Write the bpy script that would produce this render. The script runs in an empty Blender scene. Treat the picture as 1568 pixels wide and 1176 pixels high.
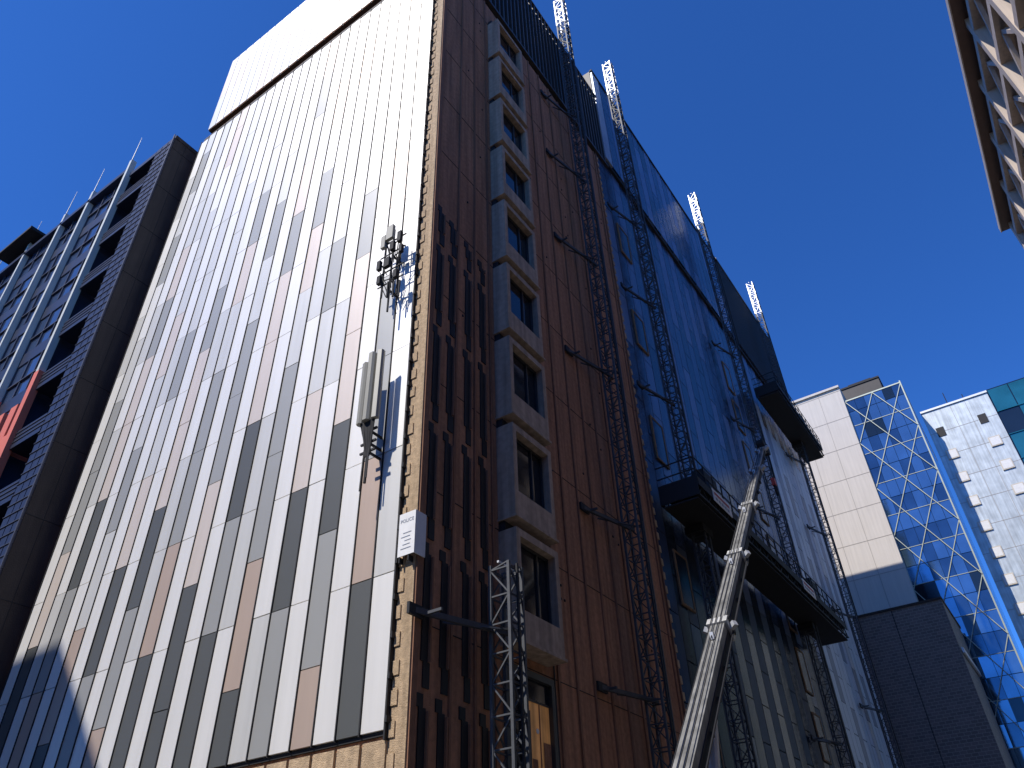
import bpy, math, random
from mathutils import Vector, Matrix
random.seed(7)
scene = bpy.context.scene
GZ = -1.6   # ground level (camera eye height is z = 0)

# ------------------------------------------------------------------ materials
def mat(name, col, rough=0.6, metal=0.0, var=0.12, nscale=3.0, bump=0.0, bscale=20.0, spec=0.5, streak=0.0, coat=0.0, emit=0.0):
    m = bpy.data.materials.new(name); m.use_nodes = True
    nt = m.node_tree; n = nt.nodes; l = nt.links
    b = n['Principled BSDF']
    tc = n.new('ShaderNodeTexCoord')
    nz = n.new('ShaderNodeTexNoise'); nz.inputs['Scale'].default_value = nscale; nz.inputs['Detail'].default_value = 6
    l.new(tc.outputs['Object'], nz.inputs['Vector'])
    mx = n.new('ShaderNodeMix'); mx.data_type = 'RGBA'
    mx.inputs['A'].default_value = (*[max(0, c*(1-var)) for c in col], 1)
    mx.inputs['B'].default_value = (*[min(1, c*(1+var)) for c in col], 1)
    l.new(nz.outputs['Fac'], mx.inputs['Factor'])
    out = mx.outputs['Result']
    if streak > 0:
        mp = n.new('ShaderNodeMapping'); mp.inputs['Scale'].default_value = (2.5, 2.5, 0.12)
        l.new(tc.outputs['Object'], mp.inputs['Vector'])
        n2 = n.new('ShaderNodeTexNoise'); n2.inputs['Scale'].default_value = 2.0; n2.inputs['Detail'].default_value = 5
        l.new(mp.outputs['Vector'], n2.inputs['Vector'])
        mr = n.new('ShaderNodeMapRange'); mr.inputs['From Min'].default_value = 0.35; mr.inputs['From Max'].default_value = 0.7
        mr.inputs['To Min'].default_value = 1.0; mr.inputs['To Max'].default_value = 1-streak
        l.new(n2.outputs['Fac'], mr.inputs['Value'])
        mm = n.new('ShaderNodeMix'); mm.data_type = 'RGBA'; mm.blend_type = 'MULTIPLY'; mm.inputs['Factor'].default_value = 1
        l.new(out, mm.inputs['A']); l.new(mr.outputs['Result'], mm.inputs['B'])
        out = mm.outputs['Result']
    l.new(out, b.inputs['Base Color'])
    b.inputs['Roughness'].default_value = rough
    b.inputs['Metallic'].default_value = metal
    b.inputs['Specular IOR Level'].default_value = spec
    b.inputs['Coat Weight'].default_value = coat
    if emit > 0:
        l.new(out, b.inputs['Emission Color']); b.inputs['Emission Strength'].default_value = emit
    if bump > 0:
        n3 = n.new('ShaderNodeTexNoise'); n3.inputs['Scale'].default_value = bscale; n3.inputs['Detail'].default_value = 4
        l.new(tc.outputs['Object'], n3.inputs['Vector'])
        bp = n.new('ShaderNodeBump'); bp.inputs['Strength'].default_value = bump; bp.inputs['Distance'].default_value = 0.03
        l.new(n3.outputs['Fac'], bp.inputs['Height']); l.new(bp.outputs['Normal'], b.inputs['Normal'])
    return m

def brickmat(name, c1, c2, mortar, scale=1.0, rough=0.8):
    m = bpy.data.materials.new(name); m.use_nodes = True
    nt = m.node_tree; n = nt.nodes; l = nt.links; b = n['Principled BSDF']
    tc = n.new('ShaderNodeTexCoord'); sp = n.new('ShaderNodeSeparateXYZ'); cb = n.new('ShaderNodeCombineXYZ')
    ad = n.new('ShaderNodeMath'); ad.operation = 'ADD'
    l.new(tc.outputs['Object'], sp.inputs['Vector']); l.new(sp.outputs['X'], ad.inputs[0]); l.new(sp.outputs['Y'], ad.inputs[1])
    l.new(ad.outputs[0], cb.inputs['X']); l.new(sp.outputs['Z'], cb.inputs['Y'])
    br = n.new('ShaderNodeTexBrick'); br.inputs['Scale'].default_value = scale
    br.inputs['Color1'].default_value = (*c1, 1); br.inputs['Color2'].default_value = (*c2, 1); br.inputs['Mortar'].default_value = (*mortar, 1)
    l.new(cb.outputs[0], br.inputs['Vector']); l.new(br.outputs['Color'], b.inputs['Base Color'])
    b.inputs['Roughness'].default_value = rough
    return m

M = {}
CR, CM = .42, .36
M['white'] = mat('clad_white', (.86, .84, .79), CR, CM, .03, .6, .10, .9, streak=.06)
M['light'] = mat('clad_light_grey', (.68, .67, .63), CR, CM, .04, .6, .10, .9, streak=.07)
M['mid'] = mat('clad_mid_grey', (.39, .39, .37), CR, CM, .05, .6, .10, .9)
M['dark'] = mat('clad_dark_grey', (.125, .13, .125), CR, CM, .06, .6, .10, .9)
M['tan'] = mat('clad_tan', (.54, .42, .34), CR, CM, .05, .6, .10, .9, streak=.05)
M['tanl'] = mat('clad_pale_tan', (.72, .63, .55), CR, CM, .05, .6, .10, .9, streak=.05)
M['joint_shade'] = mat('black_joint_shade', (.012, .012, .014), .7)  # black for joints and cables, also shade painted by ribs and bays
M['stone'] = mat('tan_render', (.50, .36, .22), .9, 0, .5, 9, .8, 40, streak=.3)
M['brown'] = mat('brown_precast', (.47, .225, .12), .85, 0, .45, 7, .9, 45, streak=.45)
M['brown2'] = mat('brown_rib', (.28, .135, .075), .85, 0, .3, 5, .4, 45, streak=.3)
M['bay'] = mat('bay_concrete', (.48, .355, .26), .85, 0, .35, 6, .6, 40, streak=.4)
M['winglass'] = mat('window_glass', (.012, .016, .024), .06, 0, .1, 1, .04, 1.5, spec=.35)
M['frame'] = mat('window_frame', (.06, .06, .06), .5, .3)
M['curtain'] = mat('lit_curtain', (.55, .27, .10), .5, 0, .8, 1.3, emit=.16, streak=.5)  # glow added to the curtain to look like a lit room
M['screen'] = mat('roof_screen', (.035, .032, .032), .55, .3, .2, 2)
M['screenrib'] = mat('roof_screen_rib', (.065, .055, .05), .5, .3, .2, 2)
M['g1'] = mat('glass_navy', (.04, .06, .115), .22, .15, .25, .5, .07, .8, spec=.25)
M['g2'] = mat('glass_blue', (.13, .18, .30), .32, .2, .25, .5, .07, .8, spec=.25)
M['g3'] = mat('glass_dark', (.015, .022, .037), .2, .05, .2, .5, .07, .8, spec=.25)
M['g4'] = mat('panel_pale_blue', (.52, .57, .64), .4, .3, .15, .6, .05, 1.2, streak=.18)
M['g5'] = mat('panel_blue_grey', (.22, .25, .31), .4, .3, .1, .6, .05, 1.2)
M['gm'] = mat('panel_slate', (.06, .07, .09), .5, .05, .15, .6, .05, 1.2, spec=.25)
M['ng1'] = mat('neighbour_glass', (.06, .09, .17), .10, .35, .25, .5, .07, .8)
M['ply'] = mat('plywood', (.26, .16, .08), .8, 0, .35, 4)
M['steel'] = mat('galv_steel', (.075, .08, .09), .6, .4, .3, 8)
M['steeldark'] = mat('dark_steel', (.03, .031, .034), .7, .2, .25, 8, spec=.3)
M['steellight'] = mat('pale_steel', (.55, .57, .60), .45, .4, .2, 6)
M['craneW'] = mat('crane_paint', (.27, .27, .26), .45, .1, .4, 2, streak=.5)
M['craneC'] = mat('crane_collar', (.60, .60, .58), .45, .1, .25, 4, streak=.3)
M['craneD'] = mat('crane_dark', (.03, .03, .032), .7, .1, .2, 3, spec=.25)
M['red'] = mat('red_paint', (.5, .05, .03), .5)
M['antenna'] = mat('antenna_grey', (.33, .32, .27), .5, 0, .12, 5, streak=.15)
M['banner'] = mat('banner_vinyl', (.72, .72, .71), .6, 0, .15, 5)
M['bannertxt'] = mat('banner_print', (.35, .03, .03), .6)
M['ink'] = mat('sign_ink', (.20, .23, .30), .6)
M['navy'] = mat('navy_tile', (.028, .034, .062), .4, .2, .3, 4)
M['navyrib'] = mat('navy_rib', (.07, .075, .10), .5, .3)
M['sidewall'] = mat('dark_side_wall', (.05, .04, .033), .85, 0, .25, 1.5, .3, 20, streak=.3)
M['orange'] = mat('red_orange_panel', (.68, .17, .10), .5, 0, .1, 1)
M['fin'] = mat('white_fin', (.58, .60, .55), .5, .1, .08, 2)
M['cream'] = mat('cream_panel', (.60, .55, .49), .7, 0, .06, .6, streak=.10)
M['creamj'] = mat('cream_joint', (.34, .31, .28), .8)
M['tower'] = mat('tower_blue_glass', (.14, .26, .38), .06, .8, .5, .35, .10, .5)
M['towerB'] = mat('tower_blue_glass_b', (.07, .14, .22), .06, .8, .5, .35, .10, .5)
M['towerdk'] = mat('tower_dark_glass', (.03, .05, .07), .08, .6, .2, .35, .08, .5)
M['grid'] = mat('diagrid_steel', (.34, .38, .33), .5, .3)
M['metalclad'] = mat('grey_blue_clad', (.54, .59, .60), .38, .35, .4, 1.1, .05, 1, streak=.3)
M['beige'] = mat('beige_hood', (.58, .52, .43), .7)
M['teal'] = mat('teal_glass', (.05, .26, .25), .08, .7, .4, .6, .08, .6)
M['brick'] = brickmat('dark_brick', (.20, .175, .16), (.14, .13, .12), (.29, .27, .25), 1.1)
M['creamframe'] = mat('cream_frame', (.60, .50, .41), .75, 0, .1, 1.2, streak=.2)
M['louvre'] = mat('brown_louvre', (.14, .08, .055), .6, .1, .2, 2)
M['asphalt'] = mat('asphalt', (.05, .05, .052), .9, 0, .3, 6, .5, 60)
M['pave'] = mat('paving', (.30, .29, .27), .85, 0, .2, 3, .3, 30)
M['earth'] = mat('ground_concrete', (.22, .21, .20), .9, 0, .2, .5)
M['paint'] = mat('road_paint', (.75, .75, .72), .7)
M['block'] = mat('block_render', (.24, .22, .20), .8, 0, .1, .5)
M['tyre'] = mat('tyre_rubber', (.02, .02, .02), .8)

# ------------------------------------------------------------------ mesh builder
class MB:
    def __init__(s): s.v = []; s.f = []; s.mi = []; s.mats = []
    def mid(s, k):
        if k not in s.mats: s.mats.append(k)
        return s.mats.index(k)
    def hexa(s, c, m):
        o = len(s.v); s.v += [tuple(p) for p in c]; k = s.mid(m)
        for f in ((0,3,2,1),(4,5,6,7),(0,1,5,4),(1,2,6,5),(2,3,7,6),(3,0,4,7)):
            s.f.append(tuple(o+i for i in f)); s.mi.append(k)
    def box(s, x0, x1, y0, y1, z0, z1, m):
        s.hexa([(x0,y0,z0),(x1,y0,z0),(x1,y1,z0),(x0,y1,z0),(x0,y0,z1),(x1,y0,z1),(x1,y1,z1),(x0,y1,z1)], m)
    def bar(s, p, q, w, m, h=None, w2=None, h2=None):
        p = Vector(p); q = Vector(q); d = (q-p).normalized(); h = h or w; w2 = w2 or w; h2 = h2 or h
        up = Vector((0,0,1)) if abs(d.z) < .95 else Vector((0,1,0))
        a = d.cross(up).normalized(); b = a.cross(d).normalized()
        c = []
        for (o, ww, hh) in ((p, w/2, h/2), (q, w2/2, h2/2)):
            c += [o-a*ww-b*hh, o+a*ww-b*hh, o+a*ww+b*hh, o-a*ww+b*hh]
        s.hexa(c, m)
    def cyl(s, p, q, r, m, n=12, r2=None):
        p = Vector(p); q = Vector(q); d = (q-p).normalized(); r2 = r if r2 is None else r2
        up = Vector((0,0,1)) if abs(d.z) < .95 else Vector((0,1,0))
        a = d.cross(up).normalized(); b = a.cross(d).normalized(); o = len(s.v); k = s.mid(m)
        for (c, rr) in ((p, r), (q, r2)):
            for i in range(n):
                t = 2*math.pi*i/n; s.v.append(tuple(c + a*rr*math.cos(t) + b*rr*math.sin(t)))
        for i in range(n):
            j = (i+1) % n; s.f.append((o+i, o+j, o+n+j, o+n+i)); s.mi.append(k)
        s.f.append(tuple(o+n-1-i for i in range(n))); s.mi.append(k)
        s.f.append(tuple(o+n+i for i in range(n))); s.mi.append(k)
    def build(s, name, parent=None):
        me = bpy.data.meshes.new(name); me.from_pydata(s.v, [], s.f)
        for k in s.mats: me.materials.append(M[k])
        me.polygons.foreach_set('material_index', s.mi); me.update()
        o = bpy.data.objects.new(name, me); scene.collection.objects.link(o)
        if parent: o.parent = parent
        return o
def root(name):
    e = bpy.data.objects.new(name, None); scene.collection.objects.link(e); return e

XC, YC = 11.27, 10.0      # main corner
YL = 26.4                 # far end of the striped face
ZB, ZR = 35.75, 43.3
ST = 3.15
XS = 24.5                 # end of precast / start of glazing
XE = 60.0
YR = .42                  # width of bare return beside the cladding

# ------------------------------------------------------------------ MAIN TOWER
T = root('office_tower')
b = MB()
b.box(XC+.0, XS+.1, YC+.0, YL, GZ, ZB-.05, 'brown')
b.box(XS+.1, XE, YC+.15, 30, GZ, 36.5, 'g3')
b.box(XC+.5, 26.0, YC+.35, YL-.1, ZB-.05, ZB+.6, 'joint_shade')
b.box(XC+.35, 26.0, YC+.12, YL, ZB+.6, ZR-.1, 'screen')
b.box(26.0, XE+.4, YC+.5, 30, 36.5, 37.3, 'joint_shade')
b.box(26.0, XE+.4, YC+.12, 30, 37.3, 46.5, 'screen')
b.build('core', T)

b = MB()
b.box(XC-.04, XC, YC+.003, YC+YR, GZ, ZB-.05, 'stone')
b.box(XC-.04, XC, YC+YR, YL, GZ, 3.38, 'stone')
yy = YC+YR
while yy < YL:
    b.box(XC-.10, XC-.04, yy+.02, yy+.6, GZ, 3.42, 'stone'); yy += .66
z = GZ
while z < ZB-1:
    b.box(XC-.07, XC-.04, YC+.28+random.uniform(-.03, .03), YC+YR, z, z+.28, 'stone'); z += .56
b.build('rendered_return', T)

# cladding
b = MB()
b.box(XC-.06, XC-.0, YC+YR+.02, YL-.02, 3.5, ZB-.25, 'joint_shade')
ncol = 25; y0 = YC+YR+.05; cw = (YL-y0)/ncol
for c in range(ncol):
    ya = y0+c*cw; yb = ya+cw
    off = 0 if c % 2 == 0 else -ST*.5*((c//2) % 2)
    for r in range(-1, 11):
        za = 3.58+r*ST+off; zb = za+ST
        za = max(za, 3.58); zb = min(zb, 35.2)
        if zb-za < .3: continue
        rnd = random.random()
        if c % 2 == 0:
            k = 'white' if rnd < .85 else 'light'
        else:
            q = (r+c//2) % 3
            if r < 2: k = ['dark', 'tan', 'mid'][q] if rnd < .9 else 'dark'
            elif r < 4: k = ['dark', 'tanl', 'mid'][q] if rnd < .5 else ['mid', 'tanl', 'light'][q]
            elif r < 6: k = ['mid', 'light', 'tanl'][q]  # rows turn paler with height: sun's wash put into panel colours
            else: k = 'light' if rnd < .55 else ('tanl' if rnd < .7 else ('mid' if rnd < .82 else 'white'))
        xo = random.uniform(-.004, .004)
        b.box(XC-.12+xo, XC-.06, ya+.028, yb-.028, za+.012, zb-.012, k)
    b.box(XC-.145, XC-.08, yb-.014, yb+.014, 3.55, 35.2, 'joint_shade')
b.box(XC-.15, XC-.0, YC+YR+.01, YC+YR+.05, 3.4, 35.3, 'joint_shade')
z = 3.7
while z < 35:
    b.box(XC-.17, XC-.05, YC+YR-.03, YC+YR+.03, z, z+.12, 'steeldark'); z += .79
b.box(XC+.0, XC+.35, YC+.13, YL, ZB+.6, ZR-.05, 'joint_shade')
y0 = YC+.15; cw = (YL-y0)/26
for c in range(26):
    ya = y0+c*cw
    for (za, zb) in ((ZB+.62, ZB+3.6), (ZB+3.62, ZB+6.0), (ZB+6.02, ZR)):
        k = 'white' if c % 2 == 0 else random.choice(['light', 'light', 'light', 'tanl', 'white'])
        b.box(XC-.06, XC+.0, ya+.028, ya+cw-.028, za, zb, k)
b.build('striped_cladding', T)

# precast side
b = MB()
ribs = [12.45, 13.3, 14.05, 16.75] + [16.75+.93*k for k in range(1, 9)]
for x in ribs:
    b.box(x-.035, x+.035, YC-.05, YC, GZ, ZB-.06, 'brown2')
    b.box(x+.04, x+.075, YC-.004, YC, GZ, ZB-.06, 'joint_shade')  # black strip paints the rib's thin shadow along the groove
b.box(XC+.0, XC+.16, YC-.035, YC-.0, GZ, ZB-.06, 'brown2')
for k in range(-2, 10):
    z = 5.9+ST*k+2.85
    if z < ZB: b.box(XC+.25, XS, YC-.012, YC, z, z+.02, 'joint_shade')
for xs in (11.62, 12.2, 12.95, 13.65):
    for k in range(-3, 8):
        za = 1.2+ST*k; zb = za+ST-.12
        top = 18.6-(xs-11.6)*.35
        if zb > top: zb = top
        if zb-za < .6 or za < GZ: continue
        b.box(xs-.10, xs+.10, YC-.03, YC-.002, za+.5, zb-.25, 'joint_shade')
        b.box(xs-.02, xs+.18, YC-.028, YC-.001, za, za+.5, 'joint_shade')
        b.box(xs-.18, xs+.02, YC-.028, YC-.001, zb-.25, zb, 'joint_shade')
        b.box(xs+.10, xs+.14, YC-.09, YC-.002, za+.5, zb-.3, 'brown2')
z = GZ
while z < ZB-.3:
    b.box(XS, XS+.16, YC-.06, YC+.1, z, z+.26, 'stone')
    b.box(XS-.06, XS, YC-.06, YC-.002, z, z+.5, 'brown2'); z += .52
for k in range(60):
    xx = random.choice(ribs)+random.uniform(.2, .7); zz = random.uniform(0, 35)
    if 13.8 < xx < 16.8 or xx > 24.3: continue
    b.box(xx, xx+.05, YC-.03, YC-.002, zz, zz+.06, 'joint_shade')
b.cyl((16.55, YC-.03, GZ), (16.55, YC-.03, ZB-.2), .02, 'frame', 8)
b.build('precast_wall', T)

# projecting window bays
b = MB()
for k in range(-1, 9):
    z0 = 5.9+ST*k
    if k >= 0:
        a0, a1, f = 14.3, 16.25, 9.45
        b.box(a0, a0+.17, f, YC-.002, z0, z0+2.8, 'bay')
        b.box(a1-.17, a1, f, YC-.002, z0, z0+2.8, 'bay')
        b.box(a0+.17, a1-.17, f, YC-.002, z0+2.6, z0+2.8, 'bay')
        b.box(a0+.17, a1-.17, f-.0, YC-.002, z0, z0+.72, 'bay')
        b.box(a0-.03, a1+.03, f-.05, YC-.002, z0-.07, z0-.002, 'bay')
        b.box(a0+.17, a1-.17, f+.26, f+.29, z0+.72, z0+2.6, 'winglass')
        for (xx0, xx1, zz0, zz1) in ((a0+.17, a0+.22, z0+.72, z0+2.6), (a1-.22, a1-.17, z0+.72, z0+2.6), (a0+.22, a1-.22, z0+.72, z0+.78), (a0+.22, a1-.22, z0+2.54, z0+2.6), (15.5, 15.55, z0+.78, z0+2.54)):
            b.box(xx0, xx1, f+.21, f+.258, zz0, zz1, 'frame')
        b.box(a0+.02, a1-.02, YC-.2, YC-.003, z0+2.803, z0+3.06, 'joint_shade')  # black filler paints the shadow in the gap between bays
    else:
        b.box(14.5, 16.2, YC-.02, YC-.002, z0+.1, z0+2.6, 'curtain')
        b.box(14.5, 15.05, YC-.03, YC-.021, z0+.1, z0+2.6, 'winglass')  # dark pane painted in for a reflection on the glass
        b.box(15.33, 15.38, YC-.032, YC-.021, z0+.1, z0+1.9, 'frame')
        b.box(15.75, 15.79, YC-.032, YC-.021, z0+.1, z0+2.1, 'brown2')
        b.box(15.42, 15.62, YC-.031, YC-.021, z0+.1, z0+.9, 'brown2')
        b.box(15.9, 16.2, YC-.033, YC-.021, z0+.1, z0+1.3, 'brown')
        b.box(15.11, 16.2, YC-.034, YC-.022, z0+2.15, z0+2.6, 'winglass')
        b.box(15.11, 16.2, YC-.045, YC-.035, z0+2.1, z0+2.15, 'frame')
        b.cyl((15.65, YC-.04, z0+1.5), (15.65, YC-.03, z0+1.5), .06, 'banner', 10)
        for (xx0, xx1, zz0, zz1) in ((14.36, 14.5, z0-.1, z0+2.75), (16.2, 16.34, z0-.1, z0+2.75), (14.5, 16.2, z0-.1, z0+.1), (14.5, 16.2, z0+2.6, z0+2.75), (15.05, 15.11, z0+.1, z0+2.6)):
            b.box(xx0, xx1, YC-.14, YC-.002, zz0, zz1, 'frame')
b.build('window_bays', T)

b = MB()
x = XC+.02
while x < 26:
    b.box(x, x+.09, YC-.06, YC+.12, ZB+.62, ZR, 'screenrib'); x += .36
b.box(XC, 26, YC-.09, YC+.12, ZB+.45, ZB+.62, 'screenrib')
b.box(XC, 26, YC-.08, YC+.12, ZR-.0, ZR+.12, 'screenrib')
x = 47.0
while x < XE+.3:
    b.box(x, x+.09, YC-.06, YC+.12, 37.3, 46.5, 'screenrib'); x += .36
b.box(46.8, XE+.4, YC-.1, YC+.12, 46.5, 46.7, 'screenrib')
b.build('roof_screen', T)

# glazed curtain wall
b = MB()
w = .93; nx = int((XE-XS-.2)/w)
for c in range(nx):
    xa = XS+.2+c*w
    off = 0 if c % 2 else ST*.5
    for r in range(-3, 12):
        za = 2.0+r*ST+off; zb = za+ST; za = max(za, GZ+.2); zb = min(zb, 36.4)
        if zb-za < .3: continue
        q = random.random()
        if xa > 46.3 and zb < 33.5:
            k = 'g4' if (c % 2 == 0 or q < .45) else 'g5'  # far panels pale: bright reflection put into their blue
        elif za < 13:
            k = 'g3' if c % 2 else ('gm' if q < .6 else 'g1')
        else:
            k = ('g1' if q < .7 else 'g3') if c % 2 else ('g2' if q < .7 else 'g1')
        yo = random.uniform(-.003, .003)
        b.box(xa+.028, xa+w-.028, YC+.05+yo, YC+.149, za+.025, zb-.025, k)
    b.box(xa-.02, xa+.02, YC+.06, YC+.149, GZ+.2, 36.4, 'joint_shade')
for c in range(int((46.8-26)/w)):
    xa = 26.05+c*w
    off = 0 if c % 2 else 1.5
    for r in range(-1, 4):
        za = 37.3+r*3.05+off; zb = za+3.05; za = max(za, 37.3); zb = min(zb, 46.5)
        if zb-za < .3: continue
        q = random.random()
        k = 'g4' if c == 0 else (('g1' if q < .8 else 'g3') if c % 2 else ('g2' if q < .6 else 'g1'))  # edge column pale: a bright reflection put into the panel colour
        b.box(xa+.028, xa+w-.028, YC+.0, YC+.12, za+.02, zb-.02, k)
b.box(26.0, 46.8, YC-.06, YC+.12, 46.5, 46.65, 'steeldark')
b.box(25.9, XE+.4, YC-.1, YC+.3, 36.4, 36.55, 'steeldark')
for xw in (26.0, 40.6):
    for k in range(0, 9):
        z0 = 4.1+ST*k*1.0
        if k % 2 == 0 or xw > 30:
            b.box(xw, xw+.09, YC-.02, YC+.04, z0, z0+2.2, 'ply'); b.box(xw+1.13, xw+1.22, YC-.02, YC+.04, z0, z0+2.2, 'ply')
            b.box(xw+.09, xw+1.13, YC-.02, YC+.04, z0, z0+.09, 'ply'); b.box(xw+.09, xw+1.13, YC-.02, YC+.04, z0+2.12, z0+2.2, 'ply')
            b.box(xw+.1, xw+1.12, YC-.0, YC+.038, z0+.1, z0+2.11, 'g3')
b.build('curtain_wall', T)

# ------------------------------------------------------------------ mast climbers
def mast(x, y, z1, z0=GZ, ties=(), name='scaffold_mast', roof=99):
    b = MB(); s = .25; st = .62
    def chord(za, zb, k):
        for (dx, dy) in ((-s, -s), (s, -s), (s, s), (-s, s)):
            b.box(x+dx-.034, x+dx+.034, y+dy-.034, y+dy+.034, za, zb, k)
    if roof < z1: chord(z0, roof, 'steel'); chord(roof, z1, 'steellight')  # mast above the roof gets pale steel: sunlight put into the colour
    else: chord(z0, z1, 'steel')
    z = z0; k = 0
    while z < z1-.1:
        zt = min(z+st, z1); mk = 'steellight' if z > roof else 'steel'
        for (p, q) in (((-s, -s), (s, -s)), ((s, -s), (s, s)), ((s, s), (-s, s)), ((-s, s), (-s, -s))):
            b.bar((x+p[0], y+p[1], z), (x+q[0], y+q[1], z), .034, mk)
            if k % 2: p, q = q, p
            b.bar((x+p[0], y+p[1], z), (x+q[0], y+q[1], zt), .032, mk)
        b.box(x-.03, x+.03, y-s-.08, y-s-.036, z, zt, 'steeldark')
        z += st; k += 1
    for zt in ties:
        b.bar((x-s-1.9, YC-.08, zt), (x+s, y+.1, zt+.02), .08, 'steel', .12)
        b.bar((x-s-1.6, YC-.09, zt), (x-s-1.6, y+.3, zt), .06, 'steel')
        b.bar((x-s-1.0, YC-.08, zt-.0), (x+s, y-s, zt), .04, 'steel')
        b.box(x-s-2.1, x-s-1.6, YC-.12, YC-.052, zt-.12, zt+.12, 'steeldark')
    b.bar((x-.3, y, z1+.03), (x+.3, y, z1+.03), .05, 'steellight')
    return b.build(name)
mast(21.0, 9.3, 46.4, ties=(5.9, 11.3, 17.7, 23.8, 29.5, 34.3), roof=43.5)
mast(27.3, 9.25, 48.2, ties=(20, 26, 32), roof=44.6)
mast(41.3, 9.2, 48.6, ties=(8, 20, 26, 32), roof=45)
mast(54.4, 9.2, 49.2, ties=(6, 12, 18, 24, 30), roof=45.5)
mast(13.35, 9.15, 7.2, ties=(5.75,))

def gantry(x0, x1, z, name, signs):
    R = root(name); b = MB(); ya, yb = 8.15, 9.75
    b.box(x0, x1, ya, yb, z, z+.06, 'craneD')
    b.box(x0, x1, ya-.03, ya-.003, z-.12, z+.25, 'craneD')
    b.box(x0, x1, ya+.1, yb-.1, z-.66, z-.60, 'craneD')
    n = int((x1-x0)/.9); dx = (x1-x0)/n
    for y in (ya+.05, ya+.8, yb-.05):
        b.bar((x0, y, z-.5), (x1, y, z-.5), .08, 'steeldark')
        for i in range(n):
            a = x0+i*dx
            b.bar((a, y, z-.5), (a+dx/2, y, z-.03), .045, 'steeldark'); b.bar((a+dx/2, y, z-.03), (a+dx, y, z-.5), .045, 'steeldark')
    for i in range(n+1):
        a = x0+i*dx
        b.bar((a, ya, z-.5), (a, yb, z-.5), .055, 'steeldark')
        b.bar((a, ya, z+.06), (a, ya, z+1.15), .045, 'steeldark')
    for h in (.6, 1.12):
        b.bar((x0, ya, z+h), (x1, ya, z+h), .04, 'steeldark')
        b.bar((x0, ya, z+h), (x0, yb, z+h), .04, 'steeldark'); b.bar((x1, ya, z+h), (x1, yb, z+h), .04, 'steeldark')
    b.box(x0-.03, x0-.002, ya, yb, z-.5, z+.3, 'craneD')
    b.build('deck_and_rails', R)
    s = MB()
    for sx in signs:
        s.box(sx, sx+1.9, ya-.06, ya-.035, z-.2, z+.35, 'banner')
        s.box(sx+.15, sx+1.7, ya-.068, ya-.062, z+.12, z+.24, 'bannertxt')
        for j in range(5): s.box(sx+.2+j*.3, sx+.4+j*.3, ya-.068, ya-.062, z-.1, z+.02, 'ink')
    if signs: s.build('banners', R)
    s = MB()
    for mx in ((27.3, 41.3) if x0 < 30 else (54.4,)):
        s.box(mx-.7, mx+.7, 8.4, 8.9, z+.1, z+1.5, 'steeldark'); s.box(mx-.5, mx+.5, 8.92, 9.7, z-1.0, z-.68, 'steeldark')
        s.cyl((mx-.35, 8.3, z+.8), (mx-.35, 8.42, z+.8), .22, 'steel')
    for j in range(6):
        xx = x0+1.5+j*(x1-x0-3)/6; s.box(xx, xx+random.uniform(.5, 1.4), 9.0, 9.4, z+.065, z+random.uniform(.4, 1.0), random.choice(['ply', 'steel', 'craneD']))
    s.build('drive_units', R)
gantry(24.9, 45.2, 14.4, 'work_platform', (26.3, 37.5))
gantry(46.6, 57.6, 32.4, 'work_platform', ())

# ------------------------------------------------------------------ antennas
def antenna_top():
    R = root('cellular_antenna'); b = MB(); y, x = 11.05, 10.78
    b.cyl((x, y, 14.2), (x, y, 17.5), .03, 'steeldark')
    b.cyl((x, y-.28, 14.7), (x, y-.28, 17.1), .022, 'steeldark', 8); b.cyl((x, y+.28, 14.9), (x, y+.28, 17.2), .022, 'steeldark', 8)
    for z in (15.0, 16.4): b.bar((x, y, z), (XC-.1, y, z), .05, 'steeldark')
    for (dy, z0, h, w) in ((.04, 17.0, .55, .26), (.27, 16.75, .5, .16), (-.1, 16.45, .35, .14), (.36, 15.9, .35, .12), (-.36, 16.65, .4, .13), (-.45, 16.15, .3, .10), (-.32, 15.2, .3, .12), (.30, 15.3, .3, .12), (.05, 15.85, .35, .2)):
        b.box(x-.18, x-.07, y+dy-w/2, y+dy+w/2, z0, z0+h, 'antenna' if h > .49 else 'craneD')
        b.bar((x, y, z0+h/2), (x-.08, y+dy, z0+h/2), .025, 'steeldark')
    for z in (15.3, 15.8, 16.5, 17.0):
        b.bar((x-.02, y-.5, z), (x-.02, y+.45, z), .03, 'steeldark')
    for i in range(26):
        dy = random.uniform(-.42, .4); z = random.uniform(14.6, 16.6)
        b.cyl((x-.1, y+dy, z+.45), (x+.02, y+dy*.5, z), .014, 'joint_shade', 6)
    for i in range(4): b.cyl((x-.05, y-.42+i*.22, 14.5+i*.1), (x-.05, y-.42+i*.22, 15.1+i*.1), .028, 'steeldark', 8)
    b.build('radio_units', R)
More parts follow.
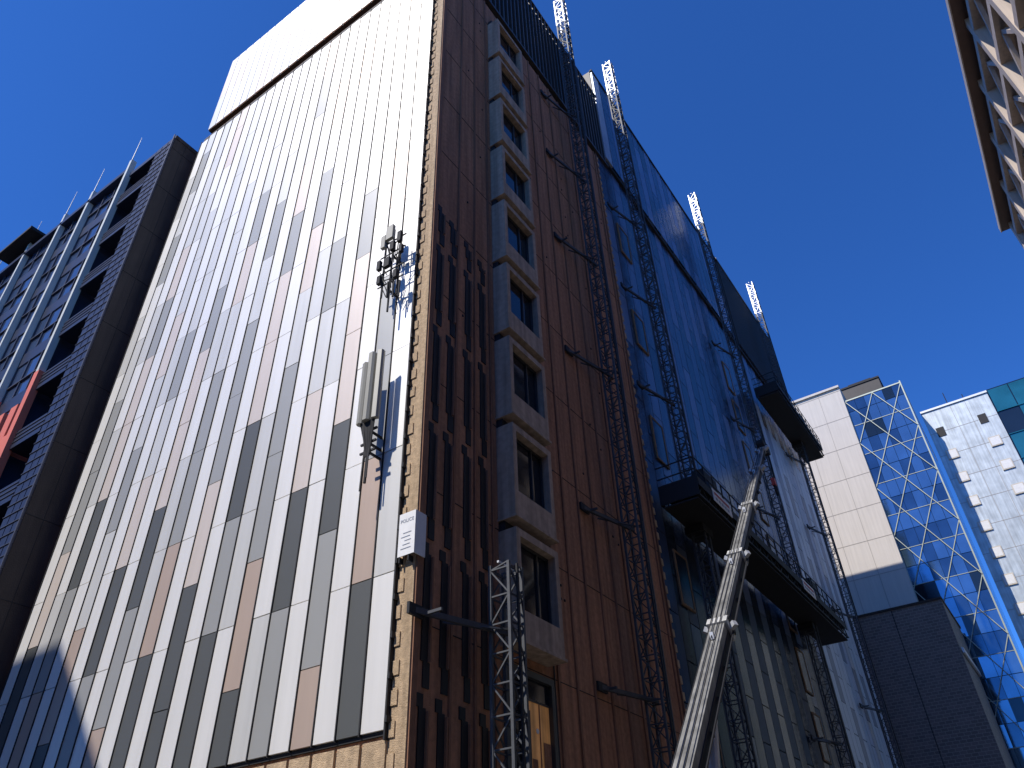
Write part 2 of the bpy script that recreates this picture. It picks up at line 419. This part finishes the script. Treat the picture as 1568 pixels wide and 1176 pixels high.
def antenna_low():
    R = root('cellular_antenna'); b = MB(); y, x = 11.2, 10.72
    b.cyl((x, y, 8.9), (x, y, 12.3), .035, 'steeldark')
    for a in (-1, 0, 1):
        cx, cy = x-.14+abs(a)*.04, y+a*.24
        h = 2.1 if a <= 0 else 1.9
        ang = a*.45; ca, sa = math.cos(ang), math.sin(ang)
        prof_ = [(-.10, .05), (-.10, -.03), (-.06, -.09), (.06, -.09), (.10, -.03), (.10, .05)]
        o = len(b.v); k = b.mid('antenna')
        for z in (10.55, 10.55+h):
            for (u, v) in prof_:
                b.v.append((cx+v*ca+u*sa*.6, cy+u*ca-v*sa*.6, z))
        for i in range(6): b.f.append((o+i, o+(i+1) % 6, o+6+(i+1) % 6, o+6+i)); b.mi.append(k)
        b.f.append(tuple(o+i for i in range(6))); b.mi.append(k); b.f.append(tuple(o+6+i for i in range(6))); b.mi.append(k)
    for z in (10.35, 10.0, 9.75): b.bar((x, y-.24, z), (x, y+.24, z), .05, 'steeldark'); b.bar((x, y, z), (XC-.1, y, z), .05, 'steeldark')
    for i in range(12):
        dy = -.22+i*.04; b.cyl((x-.1, y+dy, 10.56), (x-.02, y+dy*.3, 9.6+(i % 3)*.15), .024, 'joint_shade', 6)
    b.cyl((x-.04, y+.09, 8.7), (x-.04, y+.07, 9.8), .022, 'joint_shade', 6)
    b.cyl((x-.04, y-.07, 9.0), (x-.04, y-.07, 9.8), .022, 'joint_shade', 6)
    b.build('panel_antennas', R)
antenna_top(); antenna_low()

# wrapped sign at the corner
R = root('corner_sign'); b = MB()
b.box(XC-.20, XC-.18, YC-.10, YC+.36, 6.95, 7.95, 'banner')
b.box(XC-.18, XC+.16, YC-.10, YC-.08, 6.95, 7.95, 'banner')
for j in range(5): b.box(XC-.206, XC-.202, YC+.0+.03*(j % 2), YC+.28-.05*(j % 3), 7.1+j*.09, 7.115+j*.09, 'ink')
for (yy, zz) in ((YC+.3, 6.9), (YC+.05, 6.9)): b.box(XC-.19, XC-.05, yy, yy+.03, zz-.08, 6.95, 'steeldark')
b.build('board', R)
cu = bpy.data.curves.new('lettering', 'FONT'); cu.body = 'POLICE'; cu.size = .115; cu.align_x = 'CENTER'; cu.extrude = .001
t = bpy.data.objects.new('lettering', cu); scene.collection.objects.link(t)
t.matrix_world = Matrix(((0, 0, -1, XC-.204), (-1, 0, 0, YC+.13), (0, 1, 0, 7.72), (0, 0, 0, 1)))
t.data.materials.append(M['ink']); t.parent = R

# ------------------------------------------------------------------ mobile crane
R = root('mobile_crane'); b = MB()
P0 = Vector((11.4, 5.42, .7)); P1 = Vector((27.1, 6.0, 16.1)); L = (P1-P0).length; D = (P1-P0).normalized()
secs = [(0, .34, .42), (.34, .52, .37), (.52, .70, .32), (.70, .88, .27), (.88, 1.0, .22)]
side = D.cross(Vector((0, 0, 1))).normalized(); upv = side.cross(D).normalized()
for (a, c, w) in secs:
    p = P0+D*L*a; q = P0+D*L*c
    b.bar(p, q, w*.85, 'craneW', w)
    for sg in (-1, 1):
        b.bar(p+side*sg*(w*.43)-upv*w*.2, q+side*sg*(w*.43)-upv*w*.2, .03, 'craneD', w*.5)
    b.bar(p-upv*(w*.52), q-upv*(w*.52), w*.8, 'craneD', .06)  # dark side and bottom plates paint the boom's shaded half
    b.bar(q-D*.22, q+D*.02, w*1.12, 'craneC', w*1.22)
    b.bar(q-D*.04, q+D*.08, w*1.2, 'craneD', w*1.05)
    for sg in (-1, 1):
        b.bar(q-D*.1+side*sg*w*.55, q-D*.1+side*sg*(w*.55+.14)+upv*.1, .12, 'steellight')
    n = int((q-p).length/1.1)
    for i in range(n):
        c0 = p+D*(i+.4)*1.1
        b.bar(c0+side*w*.44-upv*w*.35, c0+side*(w*.44+.05)-upv*w*.35, .09, 'steeldark')
        b.bar(c0-side*w*.44-upv*w*.2, c0-side*(w*.44+.06)-upv*w*.2, .07, 'steeldark')
    b.bar(q-D*.9+upv*w*.5, q-D*.8+upv*(w*.5+.12), .08, 'steellight')
for a in (-.12, .0, .12):
    b.cyl(P0+D*1+upv*.32+side*a, P1+upv*.22+side*a*.7, .012, 'joint_shade', 6)
b.cyl(P0+D*.5+side*.25-upv*.1, P0+D*L*.52+side*.24-upv*.1, .025, 'joint_shade', 8)
b.bar(P1-D*.1, P1+D*.5-upv*.15, .30, 'craneD', .34)
b.cyl(P1+D*.35-side*.17-upv*.15, P1+D*.35+side*.17-upv*.15, .24, 'steeldark', 14)
b.cyl(P1+D*.1-side*.15+upv*.22, P1+D*.1+side*.15+upv*.22, .18, 'steeldark', 14)
b.build('telescopic_boom', R)
b = MB()
hx = P1+D*.5-upv*.2
b.cyl(hx, hx-Vector((0, 0, 1.3)), .012, 'joint_shade', 6); b.cyl(hx+side*.1, hx+side*.1-Vector((0, 0, 1.3)), .012, 'joint_shade', 6)
b.box(hx.x-.09, hx.x+.09, hx.y-.07, hx.y+.07, hx.z-1.6, hx.z-1.3, 'red')
b.cyl((hx.x, hx.y, hx.z-1.6), (hx.x, hx.y, hx.z-1.85), .05, 'steeldark', 8)
b.cyl((hx.x, hx.y, hx.z-1.85), (hx.x+.13, hx.y, hx.z-2.0), .035, 'steeldark', 8)
b.build('hook_block', R)
b = MB(); by = 5.42
b.box(8.2, 18.5, by-1.25, by+1.25, GZ+.75, GZ+1.25, 'craneD')
b.box(16.5, 18.7, by-1.2, by+1.2, GZ+1.25, GZ+2.1, 'craneW'); b.box(16.6, 18.2, by-1.1, by+1.1, GZ+2.1, GZ+2.75, 'winglass')
b.box(16.5, 18.3, by-1.2, by+1.2, GZ+2.75, GZ+2.85, 'craneW')
b.box(9.6, 13.2, by-1.1, by-.45, GZ+1.3, GZ+2.3, 'craneW'); b.box(9.6, 13.2, by+.45, by+1.1, GZ+1.3, GZ+2.3, 'craneW')
b.box(9.0, 9.58, by-1.2, by+1.2, GZ+1.3, GZ+2.3, 'craneD')
b.cyl((13.3, by, GZ+1.5), (15.0, 5.55, 3.9), .11, 'steellight')
b.cyl((11.4, by, GZ+1.25), (11.4, by, GZ+1.29), 1.0, 'craneD', 24)
for wx in (9.3, 10.8, 14.6, 17.3):
    for sg in (-1, 1):
        b.cyl((wx, by+sg*1.28, GZ+.55), (wx, by+sg*.9, GZ+.55), .55, 'tyre', 20)
        b.cyl((wx, by+sg*1.30, GZ+.55), (wx, by+sg*1.2, GZ+.55), .28, 'steellight', 14)
for wx in (8.6, 13.2):
    for sg in (-1, 1):
        b.bar((wx, by, GZ+.6), (wx, by+sg*2.6, GZ+.6), .25, 'craneW'); b.cyl((wx, by+sg*2.5, GZ+.5), (wx, by+sg*2.5, GZ+.06), .08, 'steellight')
        b.box(wx-.3, wx+.3, by+sg*2.5-.3, by+sg*2.5+.3, GZ+.02, GZ+.08, 'craneD')
b.build('carrier_truck', R)

# ------------------------------------------------------------------ left neighbour
R = root('apartment_tower'); b = MB()
X0, Y0, ZT = 10.0, 27.0, 34.8
b.box(X0+.9, 26, Y0, 62, GZ, ZT, 'sidewall')
b.box(X0+.06, X0+.9, Y0, Y0+1.5, GZ, ZT, 'sidewall')
for k in range(12): b.box(X0+.05, 12.5, Y0-.012, Y0, 1+k*3.0, 1.03+k*3.0, 'joint_shade')
for xx in (10.7, 11.5): b.box(xx, xx+.02, Y0-.011, Y0, GZ, ZT, 'joint_shade')
b.box(X0+.06, 26, Y0-.03, Y0+1.5, ZT, ZT+.25, 'sidewall')
b.build('side_wall', R)
b = MB()
z = GZ
while z < ZT:
    y = Y0
    while y < Y0+1.45:
        b.box(X0, X0+.06, y+.02, y+.46, z+.03, z+.42, 'navy'); y += .5
    b.box(X0-.03, X0+.05, Y0, Y0+1.5, z-.015, z+.015, 'navyrib'); z += .45
b.box(X0-.05, X0-.01, Y0-.04, Y0+.04, GZ, ZT+.2, 'navyrib')
y = Y0+1.5
for k in range(0, 13):
    z = -1.0+k*3.0
    if z > ZT-1: break
    b.box(X0-.02, X0+.9, y, 30.75, z, z+.22, 'navy')
    b.box(X0-.0, X0+.04, y, 30.75, z+.22, z+.9, 'navy')
    for j in range(3): b.box(X0-.03, X0-.005, y, 30.75, z+.3+j*.22, z+.33+j*.22, 'navyrib')
    b.box(X0+.85, X0+.895, y+.2, 30.5, z+.22, z+2.5, 'winglass')
b.box(X0, X0+.9, y, 31.0, ZT-.3, ZT, 'navy')
b.build('balconies', R)
b = MB()
for (ya, yb) in ((31.1, 34.35), (34.65, 37.15), (37.45, 41), (41.3, 45), (45.3, 49), (49.3, 53), (53.3, 57)):
    for k in range(0, 13):
        z = -1.0+k*3.0
        if z > ZT-1: break
        red = z < 19
        b.box(X0+.1, X0+.9, ya, yb, z, z+.8, 'orange' if red else 'navy')
        b.box(X0+.15, X0+.9, ya, yb, z+.8, min(z+3.0, ZT), 'ng1')
        n = 3; w = (yb-ya)/n
        for j in range(n+1):
            if red: b.box(X0-.02, X0+.149, max(ya, ya+j*w-.28), min(yb, ya+j*w+.28), z+1.101, z+2.799, 'orange')
            else: b.box(X0+.08, X0+.149, ya+j*w-.03, ya+j*w+.03, z+.8, min(z+3.0, ZT), 'navyrib')
        if red: b.box(X0-.02, X0+.148, ya, yb, z-.2, z+1.1, 'orange')
        b.box(X0+.06, X0+.147, ya+.0, yb, z+1.7, z+1.76, 'navyrib')
b.box(X0-.2, X0+.9, 31.0, 60, ZT, ZT+.3, 'navy')
b.build('front_glazing', R)
b = MB()
for yf in (30.9, 34.5, 37.3, 41.15, 45.15, 49.15):
    b.box(X0-.2, X0+.09, yf-.11, yf+.11, 21.0, 35.8, 'fin')
    b.box(X0-.2, X0+.09, yf-.2, yf+.19, GZ, 20.99, 'orange')
    b.cyl((X0-.15, yf, 35.8), (X0-.15, yf, 37.9), .03, 'fin', 8, .01)
b.box(X0-.8, X0+.5, 40.0, 44.0, 35.9, 36.1, 'steeldark'); b.box(X0+.0, X0+.2, 41, 41.2, 35.1, 35.9, 'steeldark')
b.box(X0+.9, X0+3, 39, 48, 34.8, 37.4, 'steeldark')
b.build('white_fins', R)

# ------------------------------------------------------------------ top-right building
R = root('louvred_office'); b = MB(); YF = -10.0; H = 42.6; X1 = 52.6
b.box(6, X1, -34, YF-1.1, GZ, H, 'louvre')
b.box(5.5, X1+.5, -34, YF+.55, H, H+.30, 'louvre')
b.box(5.5, X1+.5, YF+.53, YF+.60, H-.05, H+.45, 'creamframe')
nb = 10; w = (X1-6)/nb
for i in range(nb+1):
    x = 6+i*w
    b.box(x-.25, x+.25, YF-1.1, YF, GZ, H-.002, 'creamframe')
k = 0
while True:
    z = H-1.3-k*3.6
    if z < GZ: break
    for i in range(nb):
        x = 6+i*w
        b.box(x+.25, x+w-.25, YF-1.1, YF-.05, z, z+.5, 'creamframe')
        b.bar((x+.3, YF-.4, z+.5), (x+w*.5, YF-.4, z+3.55), .22, 'creamframe'); b.bar((x+w*.5, YF-.4, z+3.55), (x+w-.3, YF-.4, z+.5), .22, 'creamframe')
        if x > 20:
            for j in range(8): b.box(x+.25, x+w-.25, YF-1.06, YF-.8, z+.65+j*.36, z+.71+j*.36, 'louvre')
            b.box(x+.25, x+w-.25, YF-.85, YF-.78, z+.5, z+1.5, 'louvre')
        b.box(x+.5, x+w-.5, YF-1.099, YF-1.08, z+1.2, z+3.0, 'winglass')
    k += 1
b.build('facade', R)

# ------------------------------------------------------------------ end-of-street buildings
R = root('cream_office_block'); b = MB()
b.box(75.0, 96, 7.0, 24, GZ, 48.8, 'cream')
for k in range(14): b.box(74.985, 75, 7.0, 24, 4.2+k*3.4, 4.25+k*3.4, 'creamj')
for y in (9.3, 11.6, 13.9, 16.2): b.box(74.986, 75, y, y+.04, GZ, 48.8, 'creamj')
b.box(74.8, 96, 6.99, 24, 48.8, 49.05, 'cream')
b.box(79, 90, 3.2, 7.3, 47.3, 50.9, 'screen')
b.box(78.9, 90, 3.1, 7.4, 50.9, 51.1, 'steeldark')
b.box(80, 84, 4.0, 6.5, 51.1, 51.9, 'steeldark')
b.build('walls', R)

R = root('diagrid_glass_tower'); b = MB(); xg = 75.4; ya, yb, zt = 1.3, 6.98, 47.0
b.box(xg+.05, 96, ya, yb, GZ, zt, 'towerdk')
nc = 6; w = (yb-ya)/nc; z = GZ; r = 0
while z < zt-.1:
    z1 = min(z+1.75, zt)
    for c in range(nc):
        q = random.random(); k = 'tower' if q < .62 else ('towerB' if q < .88 else 'towerdk')
        if r % 2 == 0 and q > .75: k = 'towerB'
        tl = random.uniform(-.012, .012)
        b.hexa([(xg+tl, ya+c*w+.02, z+.04), (xg+.05, ya+c*w+.02, z+.04), (xg+.05, ya+c*w+w-.02, z+.04), (xg-tl, ya+c*w+w-.02, z+.04),
                (xg+tl, ya+c*w+.02, z1-.02), (xg+.05, ya+c*w+.02, z1-.02), (xg+.05, ya+c*w+w-.02, z1-.02), (xg-tl, ya+c*w+w-.02, z1-.02)], k)
    if r % 2 == 0: b.box(xg-.05, xg+.0, ya, yb, z-.025, z+.025, 'grid')
    z = z1; r += 1
dw = (yb-ya)/2; dh = 5.25
z = zt
while z > GZ+dh:
    for c in range(2):
        y = ya+c*dw
        b.bar((xg-.08, y, z), (xg-.08, y+dw, z-dh), .065, 'grid'); b.bar((xg-.14, y+dw, z), (xg-.14, y, z-dh), .065, 'grid')
    z -= dh
x = xg+.2
while x < 95:
    b.box(x, x+1.6, ya-.04, ya-.0, GZ, zt, random.choice(['tower', 'towerB', 'towerB'])); x += 1.75
b.bar((xg-.05, ya, GZ), (xg-.05, ya, zt+.3), .12, 'grid'); b.bar((xg-.05, yb, GZ), (xg-.05, yb, zt), .10, 'grid')
b.bar((xg, ya, zt+.1), (xg, yb, zt+.1), .14, 'grid'); b.bar((xg, ya, zt+.2), (95, ya, zt+.2), .14, 'grid')
b.build('glazing', R)

R = root('metal_clad_tower'); b = MB(); xm = 80.0; zt = 45.4; yt = -5.65
b.box(xm, 105, yt, .72, GZ, zt, 'metalclad')
b.box(xm-.13, 105, yt-.04, .75, zt, zt+.22, 'steellight')
for k in range(17):
    z = zt-1.8-k*2.68
    b.box(xm-.012, xm, yt, .72, z-.9, z-.86, 'creamj')
    for y in (-1.02, -5.0):
        if k == 0: b.box(xm-.05, xm, y+.31, y+1.07, z-1.42, z-.36, 'joint_shade')
        elif z > 2:
            b.box(xm-.12, xm, y+.05, y+1.1, z-1.5, z-.45, 'beige'); b.box(xm-.13, xm-.122, y+.14, y+1.0, z-1.4, z-.55, 'banner')
for y in (-3.5, -2.1): b.box(xm-.01, xm, y, y+.035, GZ, zt, 'creamj')
b.cyl((xm+1, -2, zt), (xm+1, -2, zt+2.2), .04, 'steeldark', 8); b.cyl((xm+1.5, -3.6, zt), (xm+1.5, -3.6, zt+1.6), .04, 'steeldark', 8)
b.build('clad_wall', R)
b = MB()
b.box(xm+.3, 105, -25, yt-.05, GZ, zt+.5, 'towerdk')
for k in range(16):
    for c in range(9):
        z = zt+.4-2.75*(k+1); y = yt-.15-c*1.9
        b.box(xm+.2, xm+.3, y-1.8, y, z+.05, z+2.68, random.choice(['teal', 'teal', 'towerdk', 'towerB']))
    b.box(xm+.1, xm+.2, -25, yt-.1, z-.04, z+.04, 'teal')
b.build('teal_glazing', R)

R = root('brick_warehouse'); b = MB(); xb = 66.0
b.box(xb, 74.3, 4.5, 22, GZ, 21.6, 'brick')
b.box(xb-.06, 74.3, 4.42, 22, 21.6, 21.8, 'sidewall')
b.box(xb-.03, xb, 8.2, 8.24, GZ, 21.6, 'joint_shade')
b.box(xb+.4, 74.2, 4.3, 4.44, 17.6, 18.0, 'steellight')
b.build('walls', R)

# ------------------------------------------------------------------ blocks across the street (cast the real shadow, seen in reflections)
def prof(name, x0, x1, pts, m, y0, y1, h):
    R = root(name); b = MB(); n = len(pts); o = len(b.v); k = b.mid(m)
    b.v += [(x0, p[0], p[1]) for p in pts]+[(x1, p[0], p[1]) for p in pts]
    b.f.append(tuple(o+i for i in range(n))[::-1]); b.mi.append(k); b.f.append(tuple(range(n, 2*n))); b.mi.append(k)
    for i in range(n):
        j = (i+1) % n; b.f.append((i, j, n+j, n+i)); b.mi.append(k)
    z = GZ+3.5
    while z < h-3:
        y = y0+1
        while y < y1-2.5:
            b.box(x1+.002, x1+.04, y, y+1.8, z, z+1.9, 'winglass'); b.box(x1+.002, x1+.12, y-.05, y+1.85, z-.12, z-.002, 'pave'); y += 2.8
        z += 3.3
    b.build('walls', R)
prof('office_block', -40, -12, [(27.0, GZ), (27.0, 32.2), (31.3, 36.5), (85, 36.5), (85, GZ)], 'block', 27.0, 85, 31)  # unseen; roof slope shaped to fit the edge of its shadow
prof('office_block', -40, -12, [(-60, GZ), (-60, 24), (8, 24), (8, GZ)], 'block', -60, 8, 24)

# ------------------------------------------------------------------ ground, roads, pavements
b = MB(); b.box(-1500, 1500, -1500, 1500, GZ-.5, GZ-.012, 'earth'); b.build('ground')
b = MB(); b.box(-8.5, 7.8, -200, 200, GZ-.011, GZ-.006, 'asphalt'); b.build('road')
b = MB(); b.box(7.8, 64, -6.5, 6.8, GZ-.011, GZ-.006, 'asphalt'); b.build('road')
b = MB()
for yy in range(-190, 190, 9): b.box(-.5, -.38, yy, yy+3, GZ-.005, GZ-.002, 'paint')
for xx in range(10, 62, 9): b.box(xx, xx+3, .1, .22, GZ-.005, GZ-.002, 'paint')
b.build('road_markings')
def pav(x0, x1, y0, y1):
    b = MB(); b.box(x0, x1, y0, y1, GZ-.010, GZ+.12, 'pave'); b.build('pavement')
pav(7.8, XC-.12, 6.8, 200); pav(XC-.12, 64, 6.8, 9.93); pav(7.8, 64, -10.0, -6.5); pav(-12, -8.5, -200, 200); pav(64, 66, -30, 30)

# ------------------------------------------------------------------ light
S = Vector((-.62, .20, .76)).normalized()
w = bpy.data.worlds.new('World'); scene.world = w; w.use_nodes = True
nt = w.node_tree; bg = nt.nodes['Background']; sky = nt.nodes.new('ShaderNodeTexSky'); sky.sky_type = 'NISHITA'
sky.sun_disc = False; sky.sun_elevation = math.asin(S.z); sky.sun_rotation = math.atan2(S.x, S.y)
sky.air_density = 1.0; sky.dust_density = .2; sky.ozone_density = 3.0; sky.altitude = 200
mm = nt.nodes.new('ShaderNodeMix'); mm.data_type = 'RGBA'; mm.blend_type = 'MULTIPLY'; mm.inputs['Factor'].default_value = 1
mm.inputs['B'].default_value = (.33, .84, 1.7, 1)
nt.links.new(sky.outputs['Color'], mm.inputs['A']); nt.links.new(mm.outputs['Result'], bg.inputs['Color'])
bg.inputs['Strength'].default_value = .108
sl = bpy.data.lights.new('sun', 'SUN'); sl.energy = 5.0; sl.angle = math.radians(.5); sl.color = (1, .94, .86)
so = bpy.data.objects.new('sun', sl); scene.collection.objects.link(so); so.rotation_euler = S.to_track_quat('Z', 'Y').to_euler()

# ------------------------------------------------------------------ camera
up = Vector((-.4869, -.3663, .7929)).normalized(); back = Vector((-.6628, -.4363, -.6085)); back = (back-up*back.dot(up)).normalized()
rt = up.cross(back)
cd = bpy.data.cameras.new('camera'); co = bpy.data.objects.new('camera', cd); scene.collection.objects.link(co)
co.matrix_world = Matrix(((rt.x, up.x, back.x, 0), (rt.y, up.y, back.y, 0), (rt.z, up.z, back.z, 0), (0, 0, 0, 1)))
cd.sensor_width = 36; cd.lens = 1165/1568*36; cd.clip_start = .1; cd.clip_end = 4000
scene.camera = co
scene.view_settings.view_transform = 'Standard'; scene.view_settings.look = 'None'; scene.view_settings.exposure = 0
